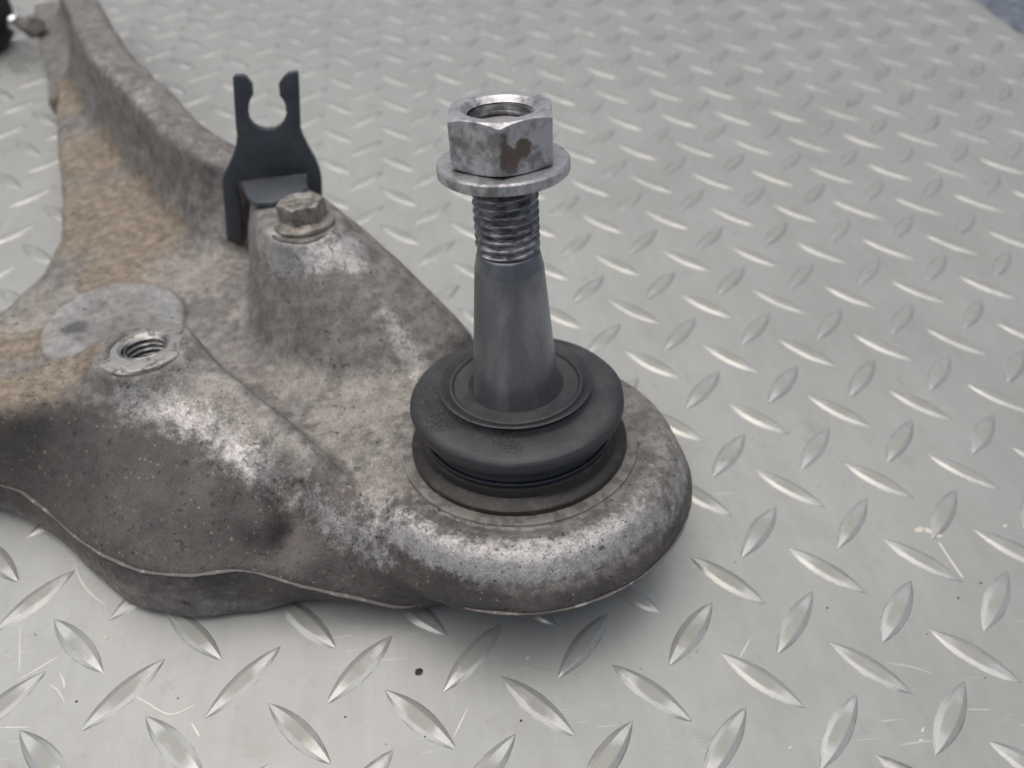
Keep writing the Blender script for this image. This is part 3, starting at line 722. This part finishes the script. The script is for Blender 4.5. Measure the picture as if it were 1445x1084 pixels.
# flanged bolt on the rear pad
V, F = lathe([(9.5, .2), (11.2, .25), (11.4, .5), (11.1, .95), (10.2, 1.1), (7, 1.1)], PADC, 96, rough=.12)
bolt_w = mesh_obj('pad_seat', V, F, M_ring, cast, 35)
V, F = lathe([(9.0, 1.0), (9.45, 1.3), (9.55, 2.2), (9.2, 2.75), (8.0, 3.3), (6.4, 3.9)], PADC, 96, rough=.06)
V2, F2 = hexnut(PADC, 13.2, math.radians(-107), 3.0, 9.3, 6.5, None, 180, .35)
bolt = mesh_obj('flange_bolt', np.vstack([V]), F, M_bolt, arm, 35)
mesh_obj('bolt_head', V2, F2, M_bolt, bolt, 28)

# black clip bracket standing behind the bolt
BP = np.array((-162.13, 148.35, 48.68)); BW = np.array((0.99861, 0.02955, 0.04358)); BD = np.cross(AN, BW)      # BD points away from the viewer
def plate_part(name, pts2, org, ex, ey, ez, thick, mat, parent, bev=.45):
    bm = bmesh.new(); vs = [bm.verts.new(org + a * ex + b * ey) for a, b in pts2]; f_ = bm.faces.new(vs)
    ret = bmesh.ops.extrude_face_region(bm, geom=[f_]); nv = [g_ for g_ in ret['geom'] if isinstance(g_, bmesh.types.BMVert)]
    for v_ in nv: v_.co += Vector(ez * thick)
    bmesh.ops.recalc_face_normals(bm, faces=bm.faces)
    es = [e for e in bm.edges if len(e.link_faces) == 2 and e.calc_face_angle(0) > 1.2 and any(len(q.verts) > 4 for q in e.link_faces)]
    bmesh.ops.bevel(bm, geom=es, offset=bev, segments=2, affect='EDGES', profile=.5)
    bmesh.ops.triangulate(bm, faces=[q for q in bm.faces if len(q.verts) > 4])
    V = np.array([v_.co[:] for v_ in bm.verts]); bm.verts.index_update(); F = [tuple(v_.index for v_ in q.verts) for q in bm.faces]; bm.free()
    return mesh_obj(name, V, F, mat, parent, 32)
brk = plate_part('clip_bracket', [(-5.12,35.92),(-4.31,36.42),(-2.03,36.33),(-0.91,35.72),(0.49,33.15),(0.02,29.72),(-1.45,27.98),(-2.37,26.12),(-3.04,23.8),(-3.05,21.82),(-2.27,20.11),(-0.58,18.67),(1.84,17.94),(4.54,17.93),(6.86,18.93),(8.63,20.71),(9.64,22.91),(9.92,25.57),(9.48,27.39),(8.69,28.63),(9.22,32.65),(11.16,34.6),(13.15,35.74),(15.52,35.93),(16.26,35.3),(15.48,30.06),(13.24,17.08),(13.52,14.57),(14.76,10.04),(16.32,5.39),(17.0,1.4),(16.94,-1.91),(16.12,-7.23),(14.08,-15.33),(9.82,-14.84),(11.52,-4.01),(11.81,-0.04),(11.66,0.77),(0.39,0.72),(-11.1,0.69),(-12.57,-0.74),(-13.18,-2.67),(-13.72,-9.39),(-16.19,-23.09),(-20.71,-22.55),(-21.74,-21.99),(-18.52,-4.1),(-17.69,1.0),(-16.4,3.61),(-12.4,8.99),(-9.84,13.15),(-8.52,16.74),(-8.04,20.36),(-6.42,29.14)], BP, BW, AN, BD, 3.2, M_brk, arm)
brk['label'] = 'black steel clip bracket with an open round slot at its top'
TAB = [(-10.05,-4.96),(12.27,-4.4),(13.21,-16.43),(10.2,-22.59),(5.23,-25.77),(2.43,-26.65),(-2.3,-25.4),(-4.84,-22.36),(-7.22,-15.63)]
tab = plate_part('bracket_tab', TAB, BP + 2.4 * AN, BW, BD, -AN, 2.3, M_brk, brk, .7)

# far bush, its bright end and a bolt head at the tail of the arm
def stack(name, prof, org, n_, mat, parent, seg=64, c1=True, ang=35):
    n_ = np.array(n_, float); n_ /= np.linalg.norm(n_); u_ = np.cross(n_, (0, 0, 1)); u_ /= np.linalg.norm(u_); v_ = np.cross(n_, u_)
    V, F = lathe(prof, np.array(org, float), seg, True, c1, u=u_, v=v_, n=n_); return mesh_obj(name, V, F, mat, parent, ang)
bush = stack('rear_bush', [(18, -40), (19.5, -38), (19.5, -8), (18.5, -5.5), (14.5, -4.2), (9, -3.8)], (-339, 388, 21.3), (.97, -.2, .05), M_black, arm)
stack('bush_sleeve', [(8, -6), (8, -2.5), (7.2, -1.8), (4, -1.8)], (-339, 388, 21.3), (.97, -.2, .05), M_collar, bush)
stack('pivot_stud', [(3.0, -6), (3.0, 3), (4.2, 3.4), (4.4, 5.5), (3.7, 7.3), (2.2, 8.4)], (-331, 376, 19), (.75, -.6, .35), M_bright, bush, 48, True, 60)
stack('bush_bolt', [(6.5, -4), (6.5, 0), (5.2, .4), (5.2, 4.2), (4.6, 5.0)], (-318, 372, 19), (.55, -.75, .4), M_bolt, arm, 6, True, 20)

# ================================================================== loose bits lying on the plate
def crumb(name, xy, rx, ry, h, mat, label, cat, group=None, rot=0.):
    bm = bmesh.new(); bmesh.ops.create_icosphere(bm, subdivisions=2, radius=1.)
    for v_ in bm.verts:
        k = 1 + rnd.uniform(-.22, .22); v_.co = Vector((v_.co.x * rx * k, v_.co.y * ry * k, max(-.25, v_.co.z) * h * k))
    ca, sa = math.cos(rot), math.sin(rot)
    V = np.array([(v_.co.x * ca - v_.co.y * sa + xy[0], v_.co.x * sa + v_.co.y * ca + xy[1], v_.co.z + .25 * h) for v_ in bm.verts])
    F = [tuple(v_.index for v_ in q.verts) for q in bm.faces]; bm.free()
    o = mesh_obj(name, V, F, mat, None, 30); o['label'] = label; o['category'] = cat
    if group: o['group'] = group
    return o
PEBBLE = [(-119.8,-17.7)]; GRIT = [(-138.7,-27.3),(-94.6,-33.3),(-71.5,-44.6),(-206.5,-15.6),(-181.2,-17.7),(34.5,-13.1),(43.6,-9.3),(20.1,-22.6),(29.6,-36.2),(-58.4,-28.4),(-4.4,-11.9),(-118.9,-34.5),(-222.0,4.4)]; CHIPS = [(38.2,8.7),(34.4,10.2),(61.8,8.7),(6.4,-47.2),(4.8,-49.6),(47.2,135.1),(51.8,111.1),(196.0,264.4),(245.7,321.2),(74.8,377.5),(-28.8,-47.5),(-90.6,-16.9),(-203.0,1.2)]
crumb('pebble', PEBBLE[0], 1.1, .9, .8, M_grit, 'small dark pebble lying in front of the cup, the largest loose bit', 'pebble')
GRIT_SAYS = ['near the bottom edge, left of the pebble', 'near the bottom edge, below the front of the cup', 'at the very bottom edge, right of centre',
    'left of the curved scratch at bottom left', 'just above the curved scratch at bottom left', 'left one of the pair below the pale paint streak',
    'right one of the pair below the pale paint streak', 'at a lug tip below the pale paint streak', 'near the lower right edge, rightmost of all',
    'in front of the right side of the cup', 'midway between the cup and the right edge', 'straight below the pebble near the bottom edge', 'in front of the left end of the arm, leftmost of all']
CHIP_SAYS = ['', '', 'at the right edge beside the largest flake', 'upper one of two near the bottom right', 'lower one of two near the bottom right',
    'on the far plate right of the stud taper', 'right of the stud taper, nearer of the two there', 'near the far right corner of the plate', 'farthest right, just before the blue-grey floor',
    'far behind and right of the nut', 'at the bottom edge right of centre', 'in the shadow in front of the cup', 'in front of the round bulge of the arm']
for k, p in enumerate(GRIT):
    s_ = rnd.uniform(.16, .36); crumb('grit', p, s_, s_ * .8, .3, M_grit, 'tiny dark grit speck ' + GRIT_SAYS[k], 'grit', 'dark grit specks on the plate', rnd.uniform(0, 3))
for k, p in enumerate(CHIPS):
    s_ = (2.6, 1.7)[k] if k < 2 else rnd.uniform(.6, 1.2)
    crumb('paint_chip', p, s_, s_ * rnd.uniform(.3, .6), .18, M_chip, ('largest pale flake of paint, right of the cup near the right edge', 'rounder pale flake touching the left of the largest flake')[k] if k < 2 else 'small pale paint flake ' + CHIP_SAYS[k], 'paint chip', 'pale paint flakes on the plate', rnd.uniform(-1, 1))
